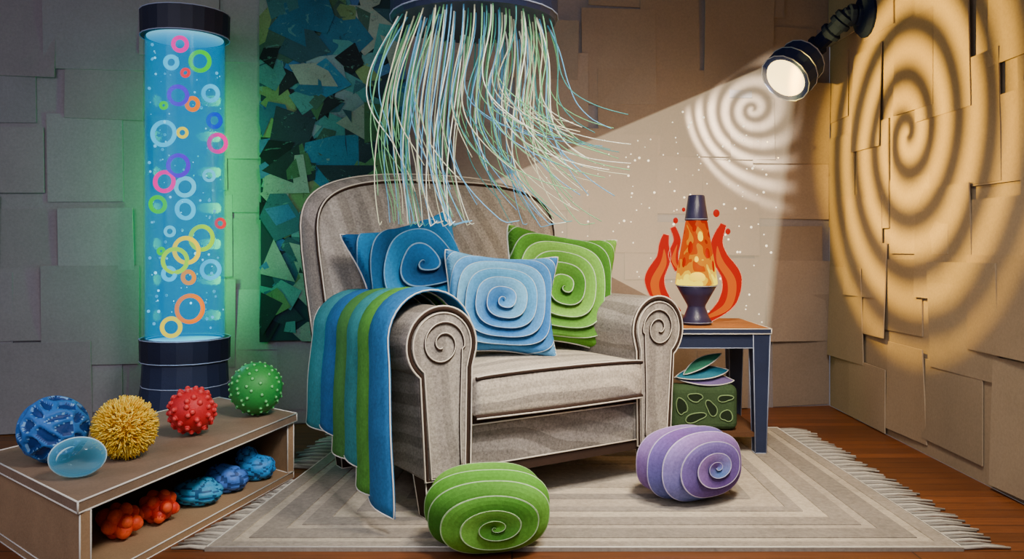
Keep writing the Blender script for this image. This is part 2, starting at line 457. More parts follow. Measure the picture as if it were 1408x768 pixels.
# ------------------------------------------------------------------ throw blanket
bl = thing('throw_blanket', 'striped blue, teal and green felt throw draped over the left chair arm', 'blanket', A, RZ)
bc = ['3a8a96','27649f','487f3e','33848a','52923a','2c6ca4']
n_ = len(bc)
hem = [.21,.225,.16,.165,.09,.065]
bnd = [.82,.665,.525,.40,.28,.165,.035]
for i in range(n_):
    y0 = bnd[i+1]; y1 = bnd[i]+.06
    d = .014+.007*i
    path = [(.262+d*.4, .54-.012*(i % 2)), (.266+d, .585)]
    for a in range(0, 181, 10):
        path.append((.13+(.139+d)*math.cos(math.radians(a)), AZ+(.139+d)*math.sin(math.radians(a))))
    for k in range(1, 17):
        t = k/16; z = AZ*(1-t)+hem[i]*t
        path.append((-.009-d-.040*t**1.5-.016*math.sin(t*4.5)*t, z))
    def strip(j, s_, th):
        P = path[j]; a = path[max(0,j-1)]; b = path[min(len(path)-1, j+1)]
        tx, tz = b[0]-a[0], b[1]-a[1]; l_ = math.hypot(tx, tz); nx, nz = tz/l_, -tx/l_
        if nx*(P[0]-.13)+nz*(P[1]-.5) < 0: nx, nz = -nx, -nz
        t = j/(len(path)-1)
        yy = y0+(y1-y0)*s_
        yy = .42+(yy-.42)*(0.80+.38*t) + .048*math.sin(t*4.6+.2+i*.12)*t
        bul = .022*math.sin(PI*s_)*(.4+.6*t)+.008*(1-s_)*(1-.5*t)
        dr = 0
        if t > .85: dr = (t-.85)/.15*.016*(s_-.4)*(1 if i % 2 else -.5)
        return Vector((P[0]+nx*(bul-th), yy, P[1]+nz*(bul-th)+dr))
    m_ = len(path); g = G()
    for th in (0, .005):
        g.add([strip(j, s_/6, th) for j in range(m_) for s_ in range(7)], [[j*7+s_, j*7+s_+1, (j+1)*7+s_+1, (j+1)*7+s_] for j in range(m_-1) for s_ in range(6)], 0, True)
    out_ = [strip(j, 0, 0) for j in range(m_)]+[strip(m_-1, k/6, 0) for k in range(1,6)]+[strip(j, 1, 0) for j in reversed(range(m_))]
    in_ = [strip(j, 0, .005) for j in range(m_)]+[strip(m_-1, k/6, .005) for k in range(1,6)]+[strip(j, 1, .005) for j in reversed(range(m_))]
    mm = len(out_)
    g.add(out_+in_, [[k, k+1, mm+k+1, mm+k] for k in range(mm-1)], 0, False)
    g.tube(out_, .0026, 5, mat=1)
    g.build('stripe', [paper('felt_stripe_%d' % i, bc[i], grain=.55, gscale=80, var=.35, vscale=9), WHITE], bl, weld=True)

# ------------------------------------------------------------------ layered spiral relief (mesh rows follow the spiral)
def tone_at(tones, val, k):
    x = (val*k) % 2.0
    x = x if x <= 1 else 2-x
    x *= len(tones)-1; i = min(len(tones)-2, int(x)); f = x-i
    return [tones[i][q]*(1-f)+tones[i+1][q]*f for q in range(3)]
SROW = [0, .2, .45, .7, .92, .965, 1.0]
def spiral_mesh(g, place, turns, ncol, tones, k, line, lmix=.55):
    tl = [lin(t) for t in tones]; ln = lin(line)
    rows = [(t, s_) for t in range(-1, turns+1) for s_ in SROW]
    vs = []
    for t, s_ in rows:
        for c in range(ncol+1):
            th = c/ncol-.5
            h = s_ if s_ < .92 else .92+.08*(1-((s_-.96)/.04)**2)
            vs.append(place(max(0.0, t+s_+th), th*TAU, h))
    fs = []; cl = []
    for r_ in range(len(rows)-1):
        t, s_ = rows[r_]
        for c in range(ncol):
            o = r_*(ncol+1)+c
            fs.append([o, o+1, o+ncol+2, o+ncol+1])
            th = (c+.5)/ncol-.5
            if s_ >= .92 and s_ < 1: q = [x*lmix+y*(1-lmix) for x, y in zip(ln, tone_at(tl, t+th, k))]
            elif s_ >= 1: q = [x*.45 for x in tone_at(tl, t+th, k)]  # step face painted dark as shadow below the layer edge
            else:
                f = .72+.40*s_; q = [x*f for x in tone_at(tl, t+th, k)]  # band shading put into colour: darker inside, lighter toward its raised edge
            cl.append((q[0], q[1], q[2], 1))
    g.add(vs, fs, 0, False, cl)
def pillow(label, loc, half, T, pitch, tones, rz, tilt, roll, line='e8f2f2', hv=None, ctr=(0,0), k=.45, group='pillows on the armchair', p=2.4, wob=0, amp=.026, pin=.12, ph0=0, lmix=.55):
    hv = hv or half
    def pt(u, v, sgn, f):
        cr = .09*abs(u*v)**5
        x = u*half*(1-pin*(1-v*v)*abs(u)**2-cr); z = v*hv*(1-pin*(1-u*u)*abs(v)**2-cr)
        e = max(0, (1-u*u)*(1-v*v))
        y = T*e**.34
        if sgn < 0: y += amp*(f-.3)*min(1, e*6)
        return (x, sgn*y-.03*abs(u*v)**4, z)
    def place(a, th, f):
        th += ph0
        du, dv = math.cos(th), math.sin(th)
        nrm = (abs(du)**p+abs(dv)**p)**(1/p)
        r = a*pitch/nrm/(1+wob*math.sin(3*th))
        lim = 9
        for d_, c_ in ((du, ctr[0]), (dv, ctr[1])):
            if d_ > 1e-6: lim = min(lim, (1-c_)/d_)
            elif d_ < -1e-6: lim = min(lim, (-1-c_)/d_)
        r = min(r, lim)
        return pt(ctr[0]+du*r, ctr[1]+dv*r, -1, f)
    g = G()
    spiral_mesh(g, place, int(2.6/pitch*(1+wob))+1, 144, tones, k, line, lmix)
    bc_ = lin(tones[0])
    g.grid(lambda u, v: pt(2*u-1, 2*v-1, 1, 0), 30, 30, colf=lambda u, v: bc_)
    ring = [pt(k_/20-1,-1,1,0) for k_ in range(40)]+[pt(1,k_/20-1,1,0) for k_ in range(40)]+[pt(1-k_/20,1,1,0) for k_ in range(40)]+[pt(-1,1-k_/20,1,0) for k_ in range(40)]
    t = thing('throw_pillow', label, 'pillow', loc, 0, group)
    Mx = Matrix.Rotation(rz, 3, 'Z') @ Matrix.Rotation(-tilt, 3, 'X') @ Matrix.Rotation(roll, 3, 'Y')
    t.rotation_euler = Mx.to_euler()
    g.build('pillow_cover', FELT, t, weld=True)
    g = G(); g.tube(ring, .0045, 6, True, mat=0); g.build('edge_trim', WHITE, t)
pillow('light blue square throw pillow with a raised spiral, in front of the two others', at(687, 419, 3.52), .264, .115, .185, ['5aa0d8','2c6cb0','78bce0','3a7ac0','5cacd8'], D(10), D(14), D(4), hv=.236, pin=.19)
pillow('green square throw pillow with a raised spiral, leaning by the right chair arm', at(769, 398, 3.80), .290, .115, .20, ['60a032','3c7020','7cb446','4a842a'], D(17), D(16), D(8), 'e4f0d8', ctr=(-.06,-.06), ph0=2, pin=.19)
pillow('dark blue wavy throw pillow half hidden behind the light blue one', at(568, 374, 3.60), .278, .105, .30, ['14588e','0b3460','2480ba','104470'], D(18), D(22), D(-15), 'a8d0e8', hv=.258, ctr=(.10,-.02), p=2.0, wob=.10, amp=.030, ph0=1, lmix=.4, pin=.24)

# ------------------------------------------------------------------ poufs
def pouf(label, c, semi, pitch, tones, rot, line, ph0=0):
    t = thing('floor_pouf', label, 'pouf', c, 0, 'spiral poufs on the rug')
    t.rotation_euler = (0,0,rot[2])
    g = G()
    def place(a, th, f):
        a = min(PI, pitch*(.55*a+.10*a*a)); b = th+ph0
        d = Vector((math.sin(a)*math.cos(b), -math.cos(a), math.sin(a)*math.sin(b)))
        q = 2.5
        k = (abs(d.x)**q+abs(d.y)**q+abs(d.z)**q)**(-1/q)
        s_ = k*(1+.125*f*min(1, (PI-a)*4)*min(1, .35+a))
        return Vector((d.x*semi[0]*s_, d.y*semi[1]*s_, d.z*semi[2]*s_))
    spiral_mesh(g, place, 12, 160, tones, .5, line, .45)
    o = g.build('pouf_cover', FELT, t, weld=True)
    o.rotation_euler = (rot[0], 0, 0)
    return t
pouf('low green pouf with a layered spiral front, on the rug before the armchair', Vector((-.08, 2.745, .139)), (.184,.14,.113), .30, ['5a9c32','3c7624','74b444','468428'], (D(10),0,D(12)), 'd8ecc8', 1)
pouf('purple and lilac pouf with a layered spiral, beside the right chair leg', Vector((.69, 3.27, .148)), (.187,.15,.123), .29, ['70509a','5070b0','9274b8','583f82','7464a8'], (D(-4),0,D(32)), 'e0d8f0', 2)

# ------------------------------------------------------------------ side table
tb = thing('side_table', 'small navy side table with wooden top beside the armchair', 'table', (.94, 4.2, .012))
x0, x1, y0, y1 = -.27, .28, -.27, .27
g = G(); g.box(x0, x1, y0, y1, .565, .588, 0, 2, .0028); g.box(x0+.01, x1-.01, y0+.01, y1-.01, .586, .592, 1)
g.build('tabletop', [NAVY, paper('wood_top', '966234', grain=.3, var=.3), WHITE], tb)
g = G()
for q in ((x0+.02,x1-.02,y0+.015,y0+.035),(x0+.02,x1-.02,y1-.035,y1-.015),(x0+.015,x0+.035,y0+.02,y1-.02),(x1-.035,x1-.015,y0+.02,y1-.02)):
    g.box(*q, .495, .566, 0)
g.tube([(x0+.02,y0+.013,.497),(x1-.02,y0+.013,.497)], .0025, 5, mat=1)
g.build('apron', [NAVY, NEDGE], tb)
for sx, sy in ((x0+.045,y0+.045),(x1-.045,y0+.045),(x0+.045,y1-.045),(x1-.045,y1-.045)):
    g = G(); a, b = .026, .04
    g.hexa([(sx-a,sy-a,0),(sx+a,sy-a,0),(sx+a,sy+a,0),(sx-a,sy+a,0)], [(sx-b,sy-b,.566),(sx+b,sy-b,.566),(sx+b,sy+b,.566),(sx-b,sy+b,.566)], 0, 1, .0025)
    g.build('leg', [NAVY, NEDGE], tb)
g = G(); g.box(x0+.03, x1-.03, y0+.03, y1-.03, .075, .095); g.build('lower_shelf', paper('shelf_wood', '5a3c28'), tb)
# green felt block
g = G(); bx0, bx1 = .755, 1.08; by0, by1 = 3.985, 4.10; bz0 = .1085; bz1 = .325
sb = thing('felt_block', 'green felt block with oval cut-outs on the lower shelf of the side table', 'block', ((bx0+bx1)/2, (by0+by1)/2, bz0))
g.box(bx0, bx1, by0, by1, bz0, bz1); 
g.build('block_body', paper('moss_felt', '3c5034', grain=.5, var=.3), sb, 'world', bevel=.035, segs=4)
g = G(); rr = random.Random(8)
for u, v, rx, rz_, ro in ((.16,.55,.022,.06,.3),(.36,.74,.036,.026,-.3),(.36,.30,.045,.030,.2),(.60,.5,.024,.048,.4),(.80,.72,.034,.022,0),(.82,.34,.026,.040,-.4)):
    cx = bx0+(bx1-bx0)*u; cz = bz0+(bz1-bz0)*v
    ring = []; p1 = rr.uniform(0,6)
    for k in range(24):
        a = TAU*k/24; w_ = 1+.16*math.sin(2*a+p1)+.1*math.sin(3*a+p1*2); x, z = rx*w_*math.cos(a), rz_*.75*w_*math.sin(a)
        ring.append((cx+x*math.cos(ro)-z*math.sin(ro), by0-.003, cz+x*math.sin(ro)+z*math.cos(ro)))
    g.add(ring, [list(range(24))], 0)
    g.tube(ring, .003, 5, True, mat=1)
g.build('cut_outs', [paper('dark_hole', '1f2a1c'), paper('moss_light', '7a9466')], sb, 'world')
# leaves
def leaf(label, c, ln, w, ang, tilt, col, rz=0):
    o0 = Vector(c); g = G()
    def lp(u, v):
        x = (u-.5)*ln; ww = w*math.sin(PI*u)**.8*(v-.5)
        return (x, ww, .02*math.sin(PI*u)-.25*abs(ww))
    def lp2(u, v):
        p = lp(u, v); return (p[0], p[1], p[2]-.005)
    g.grid(lp, 18, 6); g.grid(lp2, 18, 6)
    g.tube([lp(k/18, 0) for k in range(19)]+[lp(1-k/18, 1) for k in range(19)], .0025, 5, mat=1)
    o = g.build('felt_leaf', [paper('leaf_'+col, col, grain=.3), WHITE])
    o.location = o0; o.rotation_euler = (D(25), tilt, rz)
    tag(o, label, 'leaf', 'felt leaves under the side table')
leaf('purple felt leaf, lowest of the leaves lying on the green felt block', (.93,4.045,.347), .29, .12, 0, D(3), '6a5a8c', 0)
leaf('teal felt leaf lying in the middle of the leaf pile under the table', (.92,4.045,.374), .27, .11, 0, D(-6), '2a6c84', D(8))
leaf('green felt leaf slanting upward on top of the leaf pile under the table', (.92,4.04,.420), .22, .075, 0, D(-26), '37785f', D(12))

# ------------------------------------------------------------------ lava lamp
LL = Vector((.906, 4.11, .605))
lv = thing('lava_lamp', 'glowing orange and yellow lava lamp with navy base and cap on the side table', 'lamp', LL)
PURP = paper('indigo_card', '2a2648', grain=.2, var=.25, rough=.35, spec=.5)
g = G(); g.lathe([(.070,0),(.076,.012),(.060,.04),(.043,.085),(.045,.095),(.070,.14),(.098,.19),(.09,.197)], 32, 0, True)
g.tube([(.077*math.cos(TAU*j/32), .077*math.sin(TAU*j/32), .012) for j in range(32)], .0018, 4, True, mat=1)
g.tube([(.099*math.cos(TAU*j/32), .099*math.sin(TAU*j/32), .19) for j in range(32)], .0022, 4, True, mat=1)
g.build('lamp_base', [PURP, NEDGE], lv)
def lava_mat():
    m, nt, bs, out = newmat('lava_glow'); co = objco(nt)
    sp = nt.nodes.new('ShaderNodeSeparateXYZ'); nt.links.new(co, sp.inputs[0])
    n = noi(nt, objco(nt, (1,1,.5)), 12, 1, .4, 1.2)
    v = MN(nt, 'ADD', MN(nt, 'MULTIPLY', MN(nt, 'SUBTRACT', sp.outputs[2], .2), 1.5), MN(nt, 'MULTIPLY', n, 1.0))
    c = ramp(nt, v, [(0, (2.4,1.8,.03,1)), (.48, (1.7,.95,.002,1)), (.58, (1.15,.34,.0,1)), (.74, (.9,.09,.0,1)), (.90, (.6,.012,.0,1))], 'CONSTANT')
    bs.inputs['Base Color'].default_value = (.01,.005,0,1); nt.links.new(c, bs.inputs['Emission Color']); bs.inputs['Emission Strength'].default_value = .85
    bs.inputs['Roughness'].default_value = .4; bs.inputs['Specular IOR Level'].default_value = .02; return m
g = G(); g.lathe([(.092,.192),(.103,.200),(.092,.28),(.078,.36),(.064,.44),(.054,.50),(.048,.515)], 36, 0)
gl = g.build('lava_vessel', lava_mat(), lv)
bm_ = [eglow('lava_yellow', (1.4,1.0,.01,1), 1.2), eglow('lava_red', (.75,.018,.0,1), .65)]
for m_ in bm_: m_.node_tree.nodes['Principled BSDF'].inputs['Specular IOR Level'].default_value = .02
def vr(z): return .103-.050*((z-.2)/.30)
for a, z, r_, h_, k in ((-100,.232,.040,.028,0),(-60,.335,.016,.040,1),(-125,.36,.014,.048,1),(-85,.42,.015,.036,0),(-40,.27,.014,.044,1),(-145,.29,.014,.040,1),(20,.30,.026,.04,0),(80,.38,.022,.04,1),(150,.33,.020,.035,0),(-102,.315,.013,.022,0),(-112,.465,.012,.024,1)):
    rr_ = vr(z)-.005; g = G()
    g.xf = Matrix.Rotation(D(a), 4, 'Z')
    g.ball((rr_, 0, z), (.009, r_, h_), 16, 10)
    g.build('lava_blob', bm_[k], gl)
g = G(); g.lathe([(.055,.508),(.056,.516),(.040,.63),(.036,.634)], 28, 0, True)
g.tube([(.057*math.cos(TAU*j/28), .057*math.sin(TAU*j/28), .516) for j in range(28)], .0018, 4, True, mat=1)
g.build('lamp_cap', [PURP, NEDGE], lv)
g = G(); g.tube([(-.07,.02,.008),(-.16,.0,.006),(-.24,-.05,.006),(-.262,-.09,-.02),(-.255,-.12,-.1),(-.20,-.13,-.16),(-.17,-.12,-.2),(-.2,-.1,-.28)], .006, 6)
g.build('power_cord', paper('black_cord', '15161c'), lv)
# flames
fl_ = thing('paper_flames', 'red and orange paper flame cut-outs standing behind the lava lamp', 'decoration', LL+Vector((0,.13,.004)))
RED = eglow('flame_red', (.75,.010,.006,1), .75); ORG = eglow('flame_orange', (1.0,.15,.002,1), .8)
def tongue(pts, ws, off, mat, d):
    P = [at(px, py, d) for px, py in pts]; n0 = len(P)
    sm = []; sw = []
    for i in range(n0-1):
        for k in range(8):
            t = k/8
            p0 = P[max(0,i-1)]; p1 = P[i]; p2 = P[i+1]; p3 = P[min(n0-1,i+2)]
            sm.append(.5*((2*p1)+(p2-p0)*t+(2*p0-5*p1+4*p2-p3)*t*t+(3*p1-p0-3*p2+p3)*t**3)); sw.append(ws[i]*(1-t)+ws[i+1]*t)
    sm.append(P[-1]); sw.append(ws[-1])
    lft = []; rgt = []
    for i, p in enumerate(sm):
        a = sm[max(0,i-1)]; b = sm[min(len(sm)-1,i+1)]; tdir = (b-a).normalized(); nn = Vector((tdir.z, 0, -tdir.x))
        lft.append(p+nn*sw[i]*d/F+Vector((0,off,0))); rgt.append(p-nn*sw[i]*d/F+Vector((0,off,0)))
    g = G(); m_ = len(sm); th = Vector((0,.008,0))
    g.add(lft+rgt, [[i,i+1,m_+i+1,m_+i] for i in range(m_-1)], 0); g.add([p+th for p in lft+rgt], [[i,i+1,m_+i+1,m_+i] for i in range(m_-1)], 0)
    loop = lft+rgt[::-1]; q_ = len(loop)
    g.add(loop+[p+th for p in loop], [[i,(i+1)%q_,q_+(i+1)%q_,q_+i] for i in range(q_)], 0)
    if mat is RED: g.tube(loop, .002, 4, True, mat=1)
    return g.build('flame', [mat, paper('flame_edge', 'f0a088', grain=.05)], fl_, 'world', weld=True)
dF = 4.24
for pts, ws in (([(934,430),(911,412),(900,384),(912,356),(913,336),(916,322)], [4,11,14,10,7,4]), ([(931,372),(926,350),(931,330),(925,312)], [3,7,5,4]),
                ([(972,440),(1000,414),(1006,382),(990,354),(986,332),(995,308)], [4,12,14,11,8,4])):
    f_o = tongue(pts, ws, 0, RED, dF)
    tongue([(x, y+6) if i else (x, y-4) for i, (x, y) in enumerate(pts[:-1])], [w*.42 for w in ws[:-2]]+[0], -.006, ORG, dF)
for px, py, r_ in ((985,293,4.5),(929,303,3.5),(1001,318,3.5),(940,288,2.5)):
    c = at(px, py, dF); g = G(); g.ball(c, (r_*dF/F, .006, r_*1.2*dF/F), 12, 8); g.build('spark', RED, fl_, 'world')

# ------------------------------------------------------------------ bench
bn = thing('low_bench', 'low brown open-fronted bench shelf holding sensory balls', 'bench', (-1.36, 3.2, 0))
FLp, FRp, BRp, BLp = Vector((-1.224,2.358,0)), Vector((-.925,3.594,0)), Vector((-1.39,3.97,0)), Vector((-1.83,2.89,0))
def insq(k):
    c = (FLp+FRp+BRp+BLp)/4
    return [p+(c-p).normalized()*k for p in (FLp, FRp, BRp, BLp)]
TOPM = paper('bench_top', '86705e', grain=.25, var=.25); FRM = paper('bench_front', 'a08264', grain=.25, var=.2); INM = paper('bench_inside', '4a382c', grain=.25)
zt = .272; up = lambda q, z: [Vector((p.x,p.y,z)) for p in q]
g = G(); q = insq(0); g.hexa(up(q, zt-.032), up(q, zt), 0, 1, .003); g.build('bench_top', [TOPM, WHITE], bn, 'world')
q = insq(.015); g = G(); g.hexa(up(q, 0), up(q, .026), 0, 1, .0025); g.build('bottom_board', [FRM, WHITE], bn, 'world')
def board(a, b, th, name, mat, inner):
    t = (b-a).normalized(); n = Vector((-t.y, t.x, 0))
    if n.dot(inner-a) < 0: n = -n
    q4 = [a, b, b+n*th, a+n*th]
    g = G(); g.hexa(up(q4, .026), up(q4, zt-.032), 0, 1, .0025); g.build(name, [mat, WHITE], bn, 'world')
cc = sum(q, Vector())/4
board(q[0], q[3], .03, 'end_panel', FRM, cc); board(q[1], q[2], .03, 'end_panel', FRM, cc); board(q[3]+(q[2]-q[3])*.03, q[2]+(q[3]-q[2])*.03, .02, 'back_panel', INM, cc)

def seeds(n, sd):
    r_ = random.Random(sd); out = []
    for i in range(n):
        z = 1-2*(i+.5)/n; a = i*2.39996+r_.uniform(-.25,.25); q_ = math.sqrt(1-z*z)
        out.append(Vector((q_*math.cos(a), q_*math.sin(a), z)))
    return out
BALLM = paper('rubber_colour', None, grain=.3, var=.2, rough=.5, spec=.35)
GB = 'balls on top of the bench'
# blue lattice ball: raised light web around shallow dark holes
sds = seeds(46, 3); la, lb, lc_ = lin('2c70c2'), lin('133a7c'), lin('7ab0e4')
def lat(d):
    d2 = Vector((d.x+.12*math.sin(7*d.z), d.y+.12*math.sin(6*d.x+1), d.z*1.0)).normalized()
    ds = sorted((d2-s_).length for s_ in sds)[:2]; e = ds[1]-ds[0]
    k = min(1, max(0, (e-.11)/.05)); return 1-.09*k, (lb if k > .6 else (lc_ if k > .25 else la))
g = G(); g.ball((0,0,0), .110, 120, 70, lat)
o = g.build('sensory_ball', BALLM); o.location = (-1.527,2.787,zt+.111); tag(o, 'blue lattice ball with dark oval holes at the left end of the bench', 'ball', GB)
# yellow pompom
g = G(); rp = .109
g.ball((0,0,0), .075, 20, 12, col=lin('c89818')); rr = random.Random(4)
for s_ in seeds(1900, 9):
    d = (s_+Vector((rr.uniform(-.09,.09), rr.uniform(-.09,.09), rr.uniform(-.09,.09)))).normalized(); ln = rp*rr.uniform(.86,1.0)
    c = lin(rr.choice(['f4cc30','ecbc24','fce060','e0ac20']))
    sd_ = d.orthogonal().normalized()*rr.uniform(-.016,.016)+d.cross(d.orthogonal()).normalized()*rr.uniform(-.016,.016)
    g.tube([d*.066, d*ln*.84+sd_*.5, d*ln+sd_], [.0028,.0030,.0020], 4, col=c)
o = g.build('pompom_ball', BALLM); o.location = (-1.312,2.838,zt+.106); tag(o, 'shaggy yellow pom-pom ball between the blue and red balls', 'ball', GB)
def knobball(label, c, rad, n, kr, ca, cb_, sd, sink=.96):
    g = G(); g.ball((0,0,0), rad, 48, 28, col=lin(ca))
    for s_ in seeds(n, sd):
        g.ball(s_*rad*sink, kr, 12, 8, col=lin(ca)); g.ball(s_*(rad*sink+kr*.45), kr*.72, 10, 6, col=lin(cb_))
    o = g.build('sensory_ball', BALLM); o.location = c; return tag(o, label, 'ball', GB)
knobball('red ball with stubby rubber knobs, between the yellow and green balls on the bench', (-1.218,3.183,zt+.095), .083, 70, .0125, 'c41f28', 'e04848', 2)
knobball('green ball covered with small pale bumps at the right end of the bench', (-1.085,3.547,zt+.116), .108, 95, .0095, '2a8c3c', '74cc80', 6)
# gel
def gel_mat():
    m, nt, bs, out = newmat('clear_blue_gel')
    bs.inputs['Base Color'].default_value = lin('6cc0e4'); bs.inputs['Roughness'].default_value = .08
    bs.inputs['Emission Color'].default_value = lin('48a8d8'); bs.inputs['Emission Strength'].default_value = .15
    tr = nt.nodes.new('ShaderNodeBsdfTransparent'); tr.inputs[0].default_value = (.72,.93,1,1)
    lw = nt.nodes.new('ShaderNodeLayerWeight'); lw.inputs[0].default_value = .4
    mx = nt.nodes.new('ShaderNodeMixShader')
    f = MN(nt, 'ADD', MN(nt, 'MULTIPLY', lw.outputs['Facing'], .85), .10)
    nt.links.new(f, mx.inputs[0]); nt.links.new(tr.outputs[0], mx.inputs[1]); nt.links.new(bs.outputs[0], mx.inputs[2]); nt.links.new(mx.outputs[0], out.inputs[0]); return m
g = G(); g.ball((0,0,0), (.08,.055,.061), 40, 24)
g.tube([(.0805*math.cos(TAU*k/40), -.002, .0615*math.sin(TAU*k/40)) for k in range(40)], .0024, 5, True, mat=1)
g.tube([(.058*math.cos(D(100+k*9)), -.036, .043*math.sin(D(100+k*9))) for k in range(10)], [.0005,.002,.0025,.003,.003,.003,.003,.0025,.002,.0005], 5, False, mat=1)  # pale arc modelled as a painted highlight on the gel
o = g.build('gel_ball', [gel_mat(), paper('gel_rim_highlight', 'cfeef8', grain=.02, var=.02)]); o.location = (-1.352,2.604,zt+.065); o.rotation_euler = (0,0,D(27)); tag(o, 'flattened translucent pale blue gel ball at the front of the bench top', 'ball', GB)
# toys inside the bench
GT = 'toys inside the bench'
def lump(label, c, parts_, ca, cb_, sd):
    g = G(); rr = random.Random(sd)
    sds = seeds(26, sd); la, lb = lin(ca), lin(cb_)
    def fn(d):
        ds = sorted((d-s_).length for s_ in sds)[:2]; k = min(1, max(0, (ds[1]-ds[0]-.05)/.15)); return 1+.12*(k-.5), (la if k > .35 else lb)
    for p, r_ in parts_: g.ball(p, r_, 40, 22, fn)
    o = g.build('squeeze_toy', BALLM); o.location = c; return tag(o, label, 'toy', GT)
def redtoy(label, c, sd):
    g = G(); rr = random.Random(sd); 
    g.ball((0,0,.05), (.05,.05,.045), 24, 14, col=lin('b8281e'))
    for s_ in seeds(13, sd):
        r_ = rr.uniform(.022,.032); p = Vector((0,0,.056))+Vector((s_.x*.046, s_.y*.046, s_.z*.036)); 
        if p.z < r_: p.z = r_
        g.ball(p, r_, 16, 10, col=lin(rr.choice(['dc321c','c02818','e44a24'])))
        g.ball(p+s_*.006, r_*.85, 14, 8, col=lin('f05a30'))
    o = g.build('squeeze_toy', BALLM); o.location = c; return tag(o, label, 'toy', GT)
redtoy('red knobbly toy nearest the front end inside the bench', (-1.30,2.775,.027), 3)
redtoy('red knobbly toy second from the front inside the bench, next to a blue toy', (-1.235,2.925,.027), 8)
lump('cyan blue bumpy toy in the middle of the bench shelf, after the red toys', (-1.175,3.13,.027), [((0,0,.045),(.088,.07,.046)), ((.02,0,.06),(.05,.05,.04))], '36a0dc', '1a5488', 3)
lump('violet blue bumpy toy inside the bench, second from the far end', (-1.125,3.29,.027), [((0,0,.05),(.085,.065,.05)), ((-.02,0,.065),(.055,.05,.042))], '4478d8', '244888', 5)
lump('bright blue peaked bumpy toy at the far end inside the bench', (-1.06,3.455,.027), [((0,0,.05),(.08,.06,.05)), ((-.035,0,.085),(.045,.045,.05)), ((.04,0,.06),(.04,.04,.035))], '3094e4', '1a548c', 7)

# ------------------------------------------------------------------ bubble tube
TB = Vector((-1.64, 4.2, 0)); RT = .194
bt = thing('bubble_tube', 'tall glowing blue bubble tube lamp with navy base standing left of the collage', 'bubble tube', TB)
def facet(g, prof, n=18, edge=True):
    g.lathe(prof, n, 0, False)
    if edge:
        for r_, z in prof[1:-1]:
            g.tube([(r_*math.cos(TAU*j/n), r_*math.sin(TAU*j/n), z) for j in range(n)], .0028, 4, True, mat=1)
g = G(); facet(g, [(.1,0),(.262,.0),(.235,.14),(.208,.30),(.200,.44),(.1,.44)]); g.build('base', [NAVY, NEDGE], bt)
g = G(); facet(g, [(.1,.42),(.214,.42),(.216,.53),(.185,.53),(.18,.45)]); g.build('collar', [NAVYD, NEDGE], bt)
g = G(); facet(g, [(.1,2.03),(.212,2.03),(.214,2.15),(.1,2.155)], 24); g.build('cap', [NAVYD, NEDGE], bt)
def shell_mat():
    m, nt, bs, out = newmat('acrylic_tube')
    tr = nt.nodes.new('ShaderNodeBsdfTransparent'); tr.inputs[0].default_value = (.93,.98,1,1)
    gs = nt.nodes.new('ShaderNodeBsdfGlossy'); gs.inputs['Roughness'].default_value = .12; gs.inputs[0].default_value = (.4,.85,1,1)
    lw = nt.nodes.new('ShaderNodeLayerWeight'); lw.inputs[0].default_value = .2
    mx = nt.nodes.new('ShaderNodeMixShader'); nt.links.new(MN(nt, 'MULTIPLY', lw.outputs['Facing'], .4), mx.inputs[0])
    nt.links.new(tr.outputs[0], mx.inputs[1]); nt.links.new(gs.outputs[0], mx.inputs[2]); nt.links.new(mx.outputs[0], out.inputs[0]); return m
g = G(); n = 48
g.add([(RT*math.cos(TAU*j/n), RT*math.sin(TAU*j/n), z) for z in (.51, 2.04) for j in range(n)], [[j,(j+1)%n,n+(j+1)%n,n+j] for j in range(n)], 0, True)
g.build('acrylic_tube', shell_mat(), bt)
def vol_mat(name, col, st, ab=None, abd=0):
    m = bpy.data.materials.new(name); m.use_nodes = True; nt = m.node_tree; nt.nodes.remove(nt.nodes['Principled BSDF']); out = nt.nodes['Material Output']
    e = nt.nodes.new('ShaderNodeEmission'); e.inputs[0].default_value = col; e.inputs[1].default_value = st
    if ab:
        a = nt.nodes.new('ShaderNodeVolumeAbsorption'); a.inputs[0].default_value = ab; a.inputs[1].default_value = abd
        ad = nt.nodes.new('ShaderNodeAddShader'); nt.links.new(e.outputs[0], ad.inputs[0]); nt.links.new(a.outputs[0], ad.inputs[1]); nt.links.new(ad.outputs[0], out.inputs['Volume'])
    else: nt.links.new(e.outputs[0], out.inputs['Volume'])
    return m
g = G(); g.lathe([(RT-.006,.52),(RT-.006,2.025)], 48)
g.build('water', vol_mat('lit_water', (.001,.41,.82,1), 4.4, (.04,.38,.48,1), 11.0), bt)
g = G(); g.lathe([(.02,.512),(.182,.512),(.182,.519),(.02,.519)], 40); g.build('light_disc', glow('disc_glow', '90ecff', 2.2), bt)
g = G(); g.lathe([(.02,2.026),(.182,2.026),(.182,2.03),(.02,2.03)], 40); g.build('light_disc', glow('disc_glow_top', '80d8f0', .8), bt)
cols = {'pink':(1.3,.001,.46,1),'green':(.01,.85,.01,1),'cyan':(.001,.80,1.3,1),'pale':(.08,.85,1.2,1),'red':(1.2,.03,.05,1),'purple':(.14,.01,.95,1),'orange':(1.3,.27,.0,1),'blue':(.002,.06,.85,1),'yellow':(1.3,.95,.0,1),'lime':(.48,1.05,.002,1),'peach':(1.1,.36,.04,1)}
gm = {k: eglow('neon_'+k, v, 1.0) for k, v in cols.items()}
